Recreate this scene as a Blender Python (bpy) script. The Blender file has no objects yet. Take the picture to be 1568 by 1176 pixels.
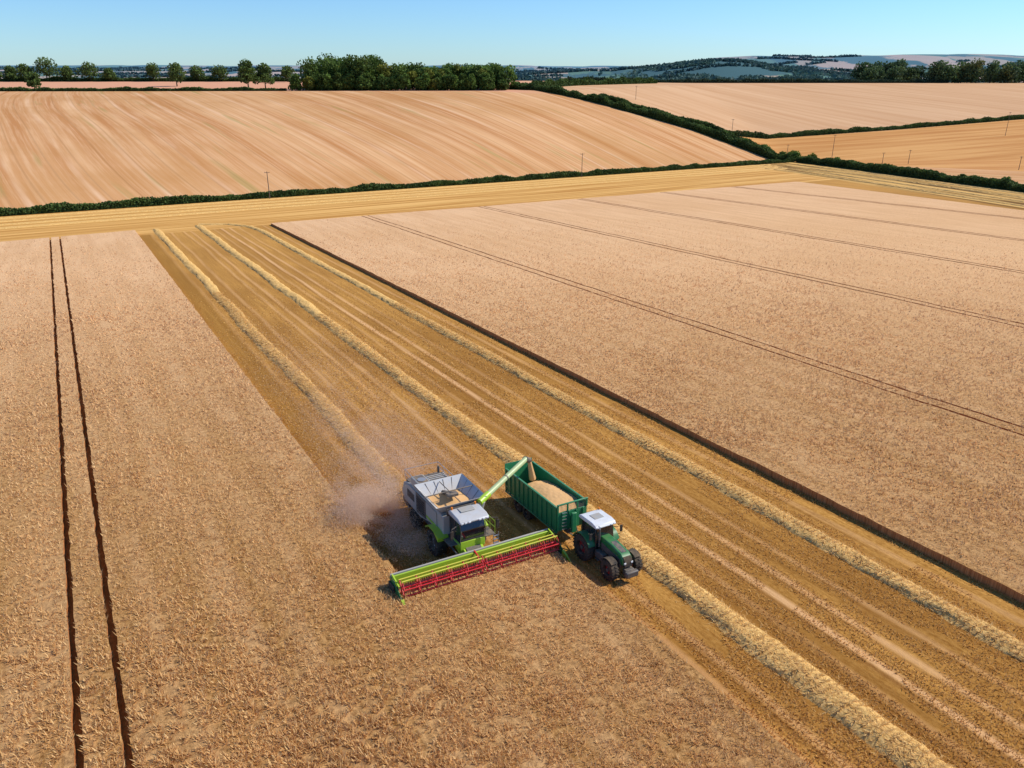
import bpy, math, numpy as np
from mathutils import Vector, Matrix
R = np.random.RandomState(7)
sc = bpy.context.scene
sc.view_settings.view_transform='Standard'
sc.view_settings.look='None'
sc.view_settings.exposure=0

# ------------------------------------------------------------------ terrain
S=0.048                      # the harvested field falls gently away to a valley
DX,DY=-.4923,.8705           # direction of the crop rows (a axis); b axis is 90 deg right
def ab2xy(a,b): return DX*a+DY*b, DY*a-DX*b
def xy2ab(x,y): return DX*x+DY*y, DY*x-DX*y
def sm(t):
    t=np.clip(t,0,1); return t*t*(3-2*t)
_lat=R.rand(256,256)
def vn(x,y):
    x=np.asarray(x,float); y=np.asarray(y,float)
    xi=np.floor(x).astype(int); yi=np.floor(y).astype(int)
    fx=x-xi; fy=y-yi; fx=fx*fx*(3-2*fx); fy=fy*fy*(3-2*fy)
    g=lambda i,j:_lat[i%256,j%256]
    return (g(xi,yi)*(1-fx)+g(xi+1,yi)*fx)*(1-fy)+(g(xi,yi+1)*(1-fx)+g(xi+1,yi+1)*fx)*fy
def gs(x,y,cx,cy,sx,sy,h): return h*np.exp(-((x-cx)/sx)**2-((y-cy)/sy)**2)
def hz(x,y):
    x=np.asarray(x,float); y=np.asarray(y,float)
    y0=np.clip(360+.8*x,20,500)+14
    k=sm((x+50)/350); yc=600+300*k
    zv=-S*y0
    t=np.clip((y-y0)/(yc-y0),0,1); e=(1.4*t-.4*t*t)
    z=-S*np.minimum(y,y0)+(14-zv)*e
    z=z+3.2*(1-k)*sm((y-yc)/220)
    z=z-50*sm((y-(850+70*k))/1100)
    far=sm((y-1500)/1500)
    z=z+70*sm((y-2600)/6000)
    z=z+gs(x,y,900,3700,360,450,84)+gs(x,y,480,4300,300,500,32)+gs(x,y,1500,4200,500,500,44)
    z=z+gs(x,y,2700,6200,900,900,84)+gs(x,y,3900,6600,900,900,92)+gs(x,y,1700,6400,600,900,66)
    z=z+gs(x,y,-2500,7500,1500,900,14)+gs(x,y,-300,7000,900,800,16)
    z=z+far*(22*(vn(x/420+9,y/420+3)-.5)+12*(vn(x/170,y/170)-.5))
    return z

# ------------------------------------------------------------------ mesh helper
def mk(name,V,F,mats,col=None,smooth=False,parent=None):
    V=np.asarray(V,np.float32); me=bpy.data.meshes.new(name)
    me.vertices.add(len(V)); me.vertices.foreach_set('co',V.ravel())
    if isinstance(F,np.ndarray):
        k=F.shape[1]; me.loops.add(F.size); me.loops.foreach_set('vertex_index',F.astype(np.int32).ravel())
        me.polygons.add(len(F)); me.polygons.foreach_set('loop_start',(np.arange(len(F))*k).astype(np.int32))
    else:
        fl=[i for f in F for i in f]; st=np.cumsum([0]+[len(f) for f in F])[:-1].astype(np.int32)
        me.loops.add(len(fl)); me.loops.foreach_set('vertex_index',np.array(fl,np.int32))
        me.polygons.add(len(F)); me.polygons.foreach_set('loop_start',st)
    me.update(calc_edges=True)
    if col is not None:
        c=np.ones((len(V),4),np.float32); c[:,:3]=col
        at=me.color_attributes.new('Col','FLOAT_COLOR','POINT'); at.data.foreach_set('color',c.ravel())
    me.materials.append(mats)
    if smooth:
        me.polygons.foreach_set('use_smooth',np.ones(len(me.polygons),bool))
        if smooth!='all': me.set_sharp_from_angle(angle=math.radians(35))
    me.validate(); 
    ob=bpy.data.objects.new(name,me)
    sc.collection.objects.link(ob)
    if parent: ob.parent=parent
    return ob

# ------------------------------------------------------------------ node helper
class NT:
    def __init__(s,name):
        s.mat=bpy.data.materials.new(name); s.mat.use_nodes=True; s.t=s.mat.node_tree
        s.t.nodes.clear(); s.out=s.t.nodes.new('ShaderNodeOutputMaterial')
    def n(s,ty): return s.t.nodes.new(ty)
    def set(s,inp,v):
        if isinstance(v,bpy.types.NodeSocket): s.t.links.new(v,inp)
        else:
            if isinstance(v,(tuple,list)) and len(v)==3 and len(inp.default_value)==4: v=(*v,1)
            inp.default_value=v
    def m(s,op,a,b=None,c=None,clamp=False):
        n=s.n('ShaderNodeMath'); n.operation=op; n.use_clamp=clamp
        for i,v in enumerate((a,b,c)):
            if v is not None: s.set(n.inputs[i],v)
        return n.outputs[0]
    def mix(s,f,A,B,mode='MIX'):
        n=s.n('ShaderNodeMix'); n.data_type='RGBA'; n.blend_type=mode
        s.set(n.inputs[0],f); s.set(n.inputs[6],A); s.set(n.inputs[7],B); return n.outputs[2]
    def pos(s):
        g=s.n('ShaderNodeNewGeometry'); return g.outputs['Position']
    def dot(s,v,w):
        n=s.n('ShaderNodeVectorMath'); n.operation='DOT_PRODUCT'; s.set(n.inputs[0],v); n.inputs[1].default_value=w; return n.outputs['Value']
    def comb(s,x,y,z=0.):
        n=s.n('ShaderNodeCombineXYZ'); s.set(n.inputs[0],x); s.set(n.inputs[1],y); s.set(n.inputs[2],z); return n.outputs[0]
    def noise(s,v,sc_,d=3,r=.55):
        n=s.n('ShaderNodeTexNoise'); 
        if v is not None: s.set(n.inputs['Vector'],v)
        n.inputs['Scale'].default_value=sc_; n.inputs['Detail'].default_value=d; n.inputs['Roughness'].default_value=r
        return n.outputs[0]
    def ramp(s,x,lo,hi): return s.m('MULTIPLY_ADD',x,1/(hi-lo),-lo/(hi-lo),True)
    def band(s,x,c,hw,soft=.2):
        d=s.m('ABSOLUTE',s.m('SUBTRACT',x,c)); return s.m('MULTIPLY_ADD',d,-1/soft,hw/soft+.5,True)
    def attr(s,nm='Col'):
        n=s.n('ShaderNodeAttribute'); n.attribute_name=nm; return n.outputs['Color']
    def bsdf(s,col,rough=.9,metal=0.,spec=.2,bump=None,bs=.3,bd=.05,coat=0):
        p=s.n('ShaderNodeBsdfPrincipled'); s.set(p.inputs['Base Color'],col); s.set(p.inputs['Roughness'],rough)
        p.inputs['Metallic'].default_value=metal; p.inputs['Specular IOR Level'].default_value=spec; p.inputs['Coat Weight'].default_value=coat
        if bump is not None:
            b=s.n('ShaderNodeBump'); s.set(b.inputs['Height'],bump); b.inputs['Strength'].default_value=bs; b.inputs['Distance'].default_value=bd
            s.t.links.new(b.outputs[0],p.inputs['Normal'])
        s.t.links.new(p.outputs[0],s.out.inputs[0]); return s.mat
WB=(DY,-DX,0.); WA=(DX,DY,0.)

# ---- ground material
def ground_material():
    s=NT('ground_fields'); P=s.pos(); b=s.dot(P,WB); a=s.dot(P,WA); x=s.dot(P,(1,0,0)); y=s.dot(P,(0,1,0))
    # --- stubble
    rows=s.noise(s.comb(s.m('MULTIPLY',b,1.7),s.m('MULTIPLY',a,.07)),1.0,4,.65)
    fine=s.noise(s.comb(s.m('MULTIPLY',b,5.),s.m('MULTIPLY',a,2.)),1.0,4,.75)
    big=s.noise(s.comb(s.m('MULTIPLY',b,.16),s.m('MULTIPLY',a,.03)),1.,3)
    c=s.mix(s.ramp(rows,.34,.66),(.29,.115,.014),(.64,.31,.062))
    c=s.mix(s.ramp(fine,.35,.68),s.mix(.5,c,(.15,.055,.010)),s.mix(.25,c,(.80,.50,.17)))
    c=s.mix(s.ramp(big,.40,.62),c,s.mix(.65,c,(.24,.10,.018)))
    c=s.mix(s.m('MULTIPLY',s.ramp(a,60,230),.45),c,(.64,.34,.09))
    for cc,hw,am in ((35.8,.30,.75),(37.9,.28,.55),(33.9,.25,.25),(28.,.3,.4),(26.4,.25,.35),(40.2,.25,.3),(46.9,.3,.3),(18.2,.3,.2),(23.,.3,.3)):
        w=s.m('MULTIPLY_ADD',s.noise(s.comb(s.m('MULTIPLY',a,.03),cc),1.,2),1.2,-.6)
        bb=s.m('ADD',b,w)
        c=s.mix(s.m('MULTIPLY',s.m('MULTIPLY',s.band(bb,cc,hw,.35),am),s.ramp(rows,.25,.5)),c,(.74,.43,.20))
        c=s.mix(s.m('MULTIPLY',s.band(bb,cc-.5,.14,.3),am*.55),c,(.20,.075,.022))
    c=s.mix(s.m('MULTIPLY',s.band(b,16.6,1.5,.8),.5),c,(.25,.115,.018))
    # headland rows run with the hedge
    hl=s.m('SUBTRACT',s.m('MULTIPLY_ADD',x,.8,360.),y)
    hrow=s.noise(s.comb(s.m('MULTIPLY',hl,.33),s.m('MULTIPLY',x,.012)),1.,4,.6)
    hc=s.mix(s.ramp(hrow,.38,.62),(.46,.21,.045),(.76,.44,.14))
    hm=s.ramp(s.m('SUBTRACT',a,s.m('MULTIPLY_ADD',b,.095,217.3)),0.,2.)
    c=s.mix(hm,c,hc)
    rl=s.m('SUBTRACT',s.m('MULTIPLY_ADD',y,-.136,242.6),x)
    rrow=s.noise(s.comb(s.m('MULTIPLY',rl,.36),s.m('MULTIPLY',y,.01)),1.,4,.6)
    rc=s.mix(s.ramp(rrow,.43,.55),(.16,.08,.02),(.66,.39,.12))
    c=s.mix(s.m('MULTIPLY',s.ramp(rl,46,42),s.ramp(b,230,240)),c,rc)
    # --- big striped field on the hill
    bb=s.m('ADD',b,s.m('MULTIPLY',s.m('POWER',s.m('SUBTRACT',a,560.),2.),-.0003))
    bb=s.m('ADD',bb,s.m('MULTIPLY',s.noise(P,.004,1),14.))
    st=s.noise(s.comb(s.m('MULTIPLY',bb,.10),s.m('MULTIPLY',a,.003)),1.,3,.55)
    st2=s.noise(s.comb(s.m('MULTIPLY',bb,.6),s.m('MULTIPLY',a,.012)),1.,4,.7)
    h=s.mix(s.ramp(st,.36,.64),(.50,.225,.080),(.66,.37,.17))
    h=s.mix(s.m('MULTIPLY',s.ramp(st2,.44,.66),.5),h,(.78,.50,.28))
    h=s.mix(s.m('MULTIPLY',s.ramp(s.noise(P,.012,4),.45,.68),.5),h,(.46,.22,.065))
    ln=s.m('PINGPONG',bb,11.); h=s.mix(s.m('MULTIPLY',s.m('MULTIPLY',s.ramp(ln,1.6,.3),.42),s.ramp(s.noise(P,.013,3),.38,.62)),h,(.82,.56,.36))
    l2=s.m('PINGPONG',s.m('ADD',bb,7.),5.); h=s.mix(s.m('MULTIPLY',s.ramp(l2,.6,.1),.3),h,(.30,.14,.05))
    gp=s.m('MULTIPLY',s.ramp(s.noise(s.comb(s.m('MULTIPLY',bb,.16),s.m('MULTIPLY',a,.010)),1.,2),.62,.72),.42); h=s.mix(gp,h,(.30,.26,.075))
    # --- right-hand fields
    rs=s.noise(s.comb(s.m('MULTIPLY',s.m('MULTIPLY_ADD',x,-.3,y),.14),s.m('MULTIPLY',x,.006)),1.,4,.6)
    lowr=s.mix(s.ramp(rs,.38,.62),(.50,.22,.065),(.66,.345,.12))
    us=s.noise(s.comb(s.m('MULTIPLY',bb,.10),s.m('MULTIPLY',a,.004)),1.,4,.6)
    upr=s.mix(s.ramp(us,.35,.65),(.56,.31,.15),(.67,.41,.22))
    rf=s.mix(s.ramp(s.m('SUBTRACT',y,s.m('MULTIPLY_ADD',x,.362,502.7)),-1.,1.),lowr,upr)
    hill=s.mix(s.ramp(s.m('MULTIPLY_ADD',y,1.1655,s.m('SUBTRACT',x,754.7)),-1.,1.),h,rf)
    hill=s.mix(s.m('MULTIPLY',s.ramp(y,606,610),s.ramp(x,30,0)),hill,(.66,.33,.19))
    beyond=s.m('MAXIMUM',s.ramp(hl,-4,-6),s.ramp(rl,-1,-3))
    c=s.mix(beyond,c,hill)
    # --- far country: patchwork of fields and woods
    v=s.n('ShaderNodeTexVoronoi'); s.set(v.inputs['Vector'],s.comb(s.m('MULTIPLY',x,.0034),s.m('MULTIPLY',y,.0018))); v.inputs['Scale'].default_value=1.
    sp=s.n('ShaderNodeSeparateColor'); s.t.links.new(v.outputs['Color'],sp.inputs[0])
    f=s.mix(s.ramp(sp.outputs[0],.48,.52),(.11,.18,.04),(.50,.33,.16))
    f=s.mix(s.ramp(sp.outputs[1],.70,.73),f,(.62,.38,.21))
    wn=s.noise(s.comb(s.m('MULTIPLY',x,.003),s.m('MULTIPLY',y,.0011)),1.,5,.65)
    wood=s.ramp(wn,.50,.53)
    dx=s.m('DIVIDE',s.m('SUBTRACT',x,900.),360.); dy=s.m('DIVIDE',s.m('SUBTRACT',y,3700.),480.)
    wh=s.ramp(s.m('ADD',s.m('ADD',s.m('MULTIPLY',dx,dx),s.m('MULTIPLY',dy,dy)),s.m('MULTIPLY',wn,2.4)),2.0,1.9)
    f=s.mix(s.m('MAXIMUM',wood,wh),f,(.035,.075,.03))
    f=s.mix(s.ramp(y,1500,13000),f,(.12,.27,.42))  # aerial haze painted into the base colour, bluer with distance
    f=s.mix(.2,f,(.12,.24,.33))  # even blue-grey haze tint over all the far country
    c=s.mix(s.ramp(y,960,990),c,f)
    bump=s.m('ADD',s.m('MULTIPLY',fine,.7),s.noise(P,9.,3,.7))
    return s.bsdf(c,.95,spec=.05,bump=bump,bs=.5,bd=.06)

def crop_material():
    s=NT('ripe_wheat_canopy'); P=s.pos(); b=s.dot(P,WB); a=s.dot(P,WA); y=s.dot(P,(0,1,0))
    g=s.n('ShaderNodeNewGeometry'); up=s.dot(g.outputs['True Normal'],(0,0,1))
    fine=s.noise(s.comb(s.m('MULTIPLY',b,3.2),s.m('MULTIPLY',a,2.4)),1.0,5,.85)
    mid=s.noise(s.comb(s.m('MULTIPLY',b,.45),s.m('MULTIPLY',a,.035)),1.0,4,.6)
    big=s.noise(P,.02,3)
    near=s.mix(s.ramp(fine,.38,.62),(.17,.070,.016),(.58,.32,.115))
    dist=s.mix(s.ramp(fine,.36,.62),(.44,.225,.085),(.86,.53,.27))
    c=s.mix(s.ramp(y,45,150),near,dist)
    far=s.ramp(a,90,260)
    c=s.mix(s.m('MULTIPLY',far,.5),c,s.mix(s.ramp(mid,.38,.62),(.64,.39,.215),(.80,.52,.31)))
    c=s.mix(s.m('MULTIPLY',s.ramp(mid,.42,.60),.22),c,(.82,.53,.28))
    c=s.mix(s.m('MULTIPLY',s.ramp(big,.45,.65),.25),c,(.56,.30,.12))
    stalk=s.noise(s.comb(s.m('MULTIPLY',a,9.),s.m('MULTIPLY',b,9.)),1.,3,.7)
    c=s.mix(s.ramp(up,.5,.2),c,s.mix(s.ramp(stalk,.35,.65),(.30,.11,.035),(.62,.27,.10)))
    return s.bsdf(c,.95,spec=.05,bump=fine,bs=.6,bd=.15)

def attr_material(nm,rough=.85,spec=.15,transl=0.,dk=(.8,.55,.3)):
    s=NT(nm); c=s.attr(); P=s.pos()
    v=s.noise(P,3.,3); c=s.mix(s.m('MULTIPLY',s.ramp(v,.35,.7),.2),c,dk)
    m=s.bsdf(c,rough,spec=spec)
    if transl:
        p=[n for n in s.t.nodes if n.type=='BSDF_PRINCIPLED'][0]
        tr=s.n('ShaderNodeBsdfTranslucent'); s.set(tr.inputs[0],c); mx=s.n('ShaderNodeMixShader'); mx.inputs[0].default_value=transl
        s.t.links.new(p.outputs[0],mx.inputs[1]); s.t.links.new(tr.outputs[0],mx.inputs[2]); s.t.links.new(mx.outputs[0],s.out.inputs[0])
    return m
def straw_material():
    s=NT('straw'); P=s.pos(); f=s.noise(P,5.,5,.8); g=s.noise(P,.7,3)
    c=s.mix(s.ramp(f,.36,.62),(.42,.21,.05),(.86,.56,.21)); c=s.mix(s.m('MULTIPLY',s.ramp(g,.4,.7),.4),c,(.62,.37,.115))
    return s.bsdf(c,.9,spec=.05,bump=f,bs=.7,bd=.08)
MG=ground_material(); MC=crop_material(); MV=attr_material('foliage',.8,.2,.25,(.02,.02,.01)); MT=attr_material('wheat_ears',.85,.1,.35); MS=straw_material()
MD=attr_material('chaff_dust',.9,.0,.5,(.8,.55,.36))

# ------------------------------------------------------------------ ground sheet
ys=np.concatenate([np.arange(-120,200,20),np.arange(200,1000,5),1000*1.02**np.arange(0,136)])
xp=np.concatenate([np.arange(0,560,7),560*1.026**np.arange(0,112)]); xs=np.concatenate([-xp[:0:-1],xp])
X,Y=np.meshgrid(xs,ys); Z=hz(X,Y); nx=len(xs); ny=len(ys)
idx=np.arange(nx*ny).reshape(ny,nx)
F=np.stack([idx[:-1,:-1],idx[:-1,1:],idx[1:,1:],idx[1:,:-1]],-1).reshape(-1,4)
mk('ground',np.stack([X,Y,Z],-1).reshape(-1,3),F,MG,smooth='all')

# ------------------------------------------------------------------ standing wheat
def aend(b): return 217.3+.095*b
def astart(b): return np.maximum(-12.,244-(281-b)/.196)
strips=[(-90,-4.45,-12,None),(-4.05,-2.38,-12,None),(-1.98,15.,-12,None),(15.,25.8,-12,39.6)]
edges=[49.,75.7,76.1,77.7,78.1,116.4,116.9,118.4,118.9,157.,157.6,159.,159.6,197.3,198.,199.4,200.1,237.7,238.5,239.8,240.6,280.5]
for i in range(0,len(edges),2): strips.append((edges[i],edges[i+1],None,None))
VV=[];FF=[];o=0
for (b0,b1,a0,a1) in strips:
    nb=max(3,int((b1-b0)/1.2)+1)
    bl=np.linspace(b0,b1,nb); na=240
    T=np.linspace(0,1,na)**1.5
    As=np.full(nb,a0,float) if a0 is not None else astart(bl)
    Ae=np.full(nb,a1,float) if a1 is not None else (aend(bl) if b0>30 else 222+(bl+4)*.2)
    A=As[None,:]+(Ae-As)[None,:]*T[:,None]; B=np.broadcast_to(bl,A.shape).copy()
    jag=(vn(A*1.3,B*0+b0)-.5)*.14; B[:,0]+=jag[:,0]; B[:,-1]+=jag[:,-1]
    x,y=ab2xy(A,B); H=.60+.08*(vn(A*.5,B*.5)-.5)+.1*(vn(A*.1,B*.1)-.5)
    z=-S*y+H
    top=np.stack([x,y,z],-1).reshape(-1,3); n=len(top); ii=np.arange(n).reshape(A.shape)
    f=np.stack([ii[:-1,:-1],ii[:-1,1:],ii[1:,1:],ii[1:,:-1]],-1).reshape(-1,4)
    ring=np.concatenate([ii[0,:],ii[1:,-1],ii[-1,-2::-1],ii[-2:0:-1,0]])
    bot=top[ring].copy(); bot[:,2]=-S*bot[:,1]-.02
    m=len(ring); k=np.arange(m); k2=(k+1)%m
    sf=np.stack([ring[k],n+k,n+k2,ring[k2]],-1)
    VV.append(top);VV.append(bot);FF.append(f+o);FF.append(sf+o);o+=n+m
mk('wheat_crop',np.concatenate(VV),np.concatenate(FF),MC,smooth=True)
def incrop(a,b):
    m=np.zeros(a.shape,bool)
    for (b0,b1,a0,a1) in strips:
        lo=a0 if a0 is not None else astart(b)
        hi=a1 if a1 is not None else (aend(b) if b0>30 else 222+(b+4)*.2)
        m|=(b>b0+.03)&(b<b1-.03)&(a>lo+.05)&(a<hi-.1)
    return m
def scatter(N,r0,r1,th=.72):
    t=R.uniform(-th,th,N); r=r0*(r1/r0)**R.rand(N); return r*np.sin(t),r*np.cos(t),r
def blades(x,y,z0,h,w,lean,colA,colB,base=.72):
    n=len(x); ang=R.uniform(0,2*np.pi,n); la=R.uniform(0,2*np.pi,n)
    dx=np.cos(ang)*w/2; dy=np.sin(ang)*w/2
    V=np.empty((n,3,3)); V[:,0]=np.stack([x-dx,y-dy,z0],-1); V[:,1]=np.stack([x+dx,y+dy,z0],-1)
    V[:,2]=np.stack([x+np.cos(la)*lean*h,y+np.sin(la)*lean*h,z0+h],-1)
    t=R.rand(n,1)
    c=np.array(colA)*(1-t)+np.array(colB)*t
    C=np.repeat(c[:,None,:],3,1); C[:,:2]*=base
    return V.reshape(-1,3),C.reshape(-1,3)
x,y,r=scatter(620000,26,230); a,b=xy2ab(x,y)
near=r<90; b=np.where(near,np.round(b/.34)*.34+R.normal(0,.075,len(b)),b)
x,y=ab2xy(a,b); k=incrop(a,b)&((vn(x*3.1,y*3.1)+.35*vn(x*.7+7,y*.7))>.52)&(R.rand(len(x))>np.clip((r-80)/150,0,1)); x,y,r,a,b=x[k],y[k],r[k],a[k],b[k]
g=np.clip(r/50,1,2.4); lump=vn(x*3.1,y*3.1)
h=(.12+.16*R.rand(len(x))+.16*lump)*g**.2; w=(.06+.06*R.rand(len(x)))*g
V,C=blades(x,y,-S*y+.50,h,w,.7,(.62,.33,.10),(1.,.68,.32),.8)
pv=(.45*vn(x*.08,y*.08)+.55*vn(b*.5,a*.03))[:,None]; C*=np.repeat(.84+.30*pv,3,0)
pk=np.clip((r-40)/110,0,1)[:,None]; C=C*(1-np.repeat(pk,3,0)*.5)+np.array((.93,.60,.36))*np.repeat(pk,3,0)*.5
mk('wheat_ears',V,np.arange(len(V)).reshape(-1,3),MT,col=np.minimum(C,.95))
x,y,r=scatter(380000,24,150); a,b=xy2ab(x,y)
b=np.where(r<75,np.round(b/.30)*.30+R.normal(0,.06,len(b)),b); x,y=ab2xy(a,b)
k=(~incrop(a,b))&(b>15.)&(b<49.)&((b>26)|(a>40))&(vn(b*.9,a*.25)>.30)&(R.rand(len(x))>np.clip((r-80)/70,0,1))
x,y,r,a=x[k],y[k],r[k],a[k]; g=np.clip(r/50,1,2.2)
V,C=blades(x,y,-S*y+.0,(.07+.10*R.rand(len(x)))*g**.2,(.035+.05*R.rand(len(x)))*g,1.1,(.50,.23,.04),(.92,.56,.18),.85)
mk('stubble',V,np.arange(len(V)).reshape(-1,3),MT,col=C)

# ------------------------------------------------------------------ straw swaths
def swath(name,path,w,hgt,nearblades=True):
    path=np.array(path,float); seg=np.hypot(*np.diff(path,axis=0).T); L=np.r_[0,np.cumsum(seg)]
    n=int(L[-1]/.45); s_=np.linspace(0,L[-1],n); px=np.interp(s_,L,path[:,0]); py=np.interp(s_,L,path[:,1])
    tx=np.gradient(px); ty=np.gradient(py); l=np.hypot(tx,ty); nx_,ny_=ty/l,-tx/l
    off=(vn(s_*.08,px[0])-.5)*.5; u=np.linspace(-1,1,15)
    W=w*(.9+.25*vn(s_*.3,3.+px[0]))
    lat=off[:,None]+u[None,:]*W[:,None]/2+(vn(s_[:,None]*1.7,u[None,:]*4+5)-.5)*.25
    X=px[:,None]+nx_[:,None]*lat; Y=py[:,None]+ny_[:,None]*lat
    prof=np.clip(1-np.abs(u)**2.4,0,1)[None,:]
    Hh=hgt*prof*(.7+.5*vn(X*1.5,Y*1.5))+.10*prof*(vn(X*5,Y*5)-.5); Z=hz(X,Y)+Hh-.01
    V=np.stack([X,Y,Z],-1).reshape(-1,3); ii=np.arange(len(V)).reshape(X.shape)
    F=np.stack([ii[:-1,:-1],ii[:-1,1:],ii[1:,1:],ii[1:,:-1]],-1).reshape(-1,4)
    ob=mk(name,V,F,MS,smooth='all')
    if nearblades:
        N=26000; q=R.rand(N)**1.8; i=(q*(n-1)*.5).astype(int)
        uu=R.normal(0,.55,N); lat=off[i]+uu*W[i]/2
        X=px[i]+nx_[i]*lat; Y=py[i]+ny_[i]*lat; pz=np.clip(1-np.abs(uu)**2.4,0,1)*hgt*(.7+.5*vn(X*1.5,Y*1.5))
        r=np.hypot(X,Y); g=np.clip(r/50,1,2)
        V,C=blades(X,Y,hz(X,Y)+pz-.02,.05+.09*R.rand(N),(.045+.04*R.rand(N))*g,3.,(.60,.34,.09),(.95,.66,.27),.9)
        mk('loose_straws',V,np.arange(len(V)).reshape(-1,3),MT,col=C,parent=ob)
    return ob
def abl(*p): return [ab2xy(a,b) for a,b in p]
swath('straw_swath',abl((52,20.4),(120,20.3),(228,20.2)),1.9,.32)
swath('straw_swath.001',abl((2,31.3),(120,31.3),(230,31.4)),2.1,.38)
swath('straw_swath.002',abl((-4,44.1),(120,44.2),(212,44.2),(222,43),(229,39),(233,32)),1.9,.34)
for off in (9,20,30,40):
    swath('headland_swath',[(-230,360-.8*230-off),(-60,360-48-off),(60,408-off),(150,480-off)],2.,.35,False)
for off in (8,18,28,38):
    swath('headland_swath',[(175-off,480-off),(189-off,395),(215-off,205)],2.,.35,False)

# ------------------------------------------------------------------ vegetation
def leafquads(P,size,col):
    n=len(P); u=R.normal(size=(n,3)); u/=np.linalg.norm(u,axis=1)[:,None]; v=np.cross(u,R.normal(size=(n,3))); v/=np.linalg.norm(v,axis=1)[:,None]
    s_=np.asarray(size)*np.ones(n); s_=s_[:,None]*.5
    V=np.stack([P-u*s_-v*s_*.7,P+u*s_-v*s_*.7,P+u*s_*.8+v*s_*.7,P-u*s_*.8+v*s_*.7],1)
    return V.reshape(-1,3),np.repeat(col,4,0)
def green(n,lo,hi,t): 
    t=np.clip(t,0,1)[:,None]; return np.array(lo)*(1-t)+np.array(hi)*t
def hedge(name,path,h,w,dens,leaf,lo=(.022,.048,.012),hi=(.13,.20,.045)):
    path=np.array(path,float); seg=np.hypot(*np.diff(path,axis=0).T); L=np.r_[0,np.cumsum(seg)]; T=L[-1]
    n=int(T*dens); s_=R.rand(n)*T; px=np.interp(s_,L,path[:,0]); py=np.interp(s_,L,path[:,1])
    i=np.clip(np.searchsorted(L,s_)-1,0,len(seg)-1); d=np.diff(path,axis=0)/seg[:,None]; nx_,ny_=d[i,1],-d[i,0]
    hv=h*(.6+.8*vn(s_*.12,path[0,0])+.25*vn(s_*.5,9.)); th=R.rand(n)*np.pi; rr=.75+.35*R.rand(n)
    lat=np.cos(th)*w/2*rr; zz=np.sin(th)**.6*hv*rr
    X=px+nx_*lat; Y=py+ny_*lat; P=np.stack([X,Y,hz(X,Y)+zz],-1)
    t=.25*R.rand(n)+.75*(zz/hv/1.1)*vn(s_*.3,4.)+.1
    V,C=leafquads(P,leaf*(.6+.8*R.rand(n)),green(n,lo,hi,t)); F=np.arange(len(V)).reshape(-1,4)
    m=int(T/3)+2; s2=np.linspace(0,T,m); cx=np.interp(s2,L,path[:,0]); cy=np.interp(s2,L,path[:,1]); i=np.clip(np.searchsorted(L,s2)-1,0,len(seg)-1); nx_,ny_=d[i,1],-d[i,0]
    hv=h*(.6+.8*vn(s2*.12,path[0,0]))*.8; cv=[]
    for la,hh in ((-.42,0),(-.34,.85),(0,1),(.34,.85),(.42,0)):
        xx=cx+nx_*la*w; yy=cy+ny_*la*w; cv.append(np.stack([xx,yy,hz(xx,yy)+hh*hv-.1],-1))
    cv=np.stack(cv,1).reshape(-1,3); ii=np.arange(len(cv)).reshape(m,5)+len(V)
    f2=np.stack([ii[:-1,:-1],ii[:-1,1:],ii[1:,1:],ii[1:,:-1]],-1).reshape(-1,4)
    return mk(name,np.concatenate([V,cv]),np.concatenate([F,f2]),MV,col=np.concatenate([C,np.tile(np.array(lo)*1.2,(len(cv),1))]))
def tube(p,q,r0,r1,n=7):
    p=np.array(p,float);q=np.array(q,float); d=q-p; d/=np.linalg.norm(d); u=np.cross(d,[.3,.9,.2]); u/=np.linalg.norm(u); v=np.cross(d,u)
    t=np.arange(n)*2*np.pi/n; c=np.cos(t)[:,None]*u+np.sin(t)[:,None]*v
    V=np.concatenate([p+c*r0,q+c*r1]); i=np.arange(n); F=np.stack([i,(i+1)%n,n+(i+1)%n,n+i],-1); return V,F
def tree_geo(x,y,h,w,nl=1400,leaf=.8,hi=(.15,.225,.05),lo=(.018,.040,.011),low=.2):
    z=float(hz(x,y)); Vs=[];Fs=[];Cs=[];o=0
    def add(V,F,c):
        nonlocal o
        Vs.append(V);Fs.append(F+o);Cs.append(c if np.ndim(c)==2 else np.tile(c,(len(V),1))); o+=len(V)
    br=(.06,.045,.03); top=z+h*.55
    V,F=tube((x,y,z-.3),(x,y,top),h*.026,h*.012); add(V,F,br)
    lobes=[]
    for i in range(11):
        an=i*2.4+R.rand(); rad=w*.5*(.25+.5*R.rand()); zz=z+h*(low+.16+(.8-low-.1)*(i/11.)); rad*=1-.45*(i/11.)
        c=np.array([x+np.cos(an)*rad,y+np.sin(an)*rad,zz]); lobes.append((c,w*(.17+.12*R.rand())))
        if i%2==0:
            V,F=tube((x,y,z+h*(.25+.02*i)),c,h*.011,h*.004,5); add(V,F,br)
    lobes.append((np.array([x,y,z+h*.82]),w*.25)); lobes.append((np.array([x,y,z+h*.55]),w*.36))
    for c,rad in lobes:
        n=int(nl/len(lobes)); d=R.normal(size=(n,3)); d/=np.linalg.norm(d,axis=1)[:,None]; rr=rad*(.55+.55*R.rand(n)**.6)
        d2=d*np.array([1,1,.8]); P=c+d2*rr[:,None]; k=P[:,2]>z+h*low*.6; P=P[k]; d=d[k]
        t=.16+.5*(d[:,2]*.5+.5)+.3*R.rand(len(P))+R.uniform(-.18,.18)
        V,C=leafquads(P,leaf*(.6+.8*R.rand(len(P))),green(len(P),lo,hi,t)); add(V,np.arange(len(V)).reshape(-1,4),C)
    return np.concatenate(Vs),np.concatenate(Fs),np.concatenate(Cs)
def tree(name,x,y,h,w,**k):
    V,F,C=tree_geo(x,y,h,w,**k); return mk(name,V,F,MV,col=C)
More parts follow.
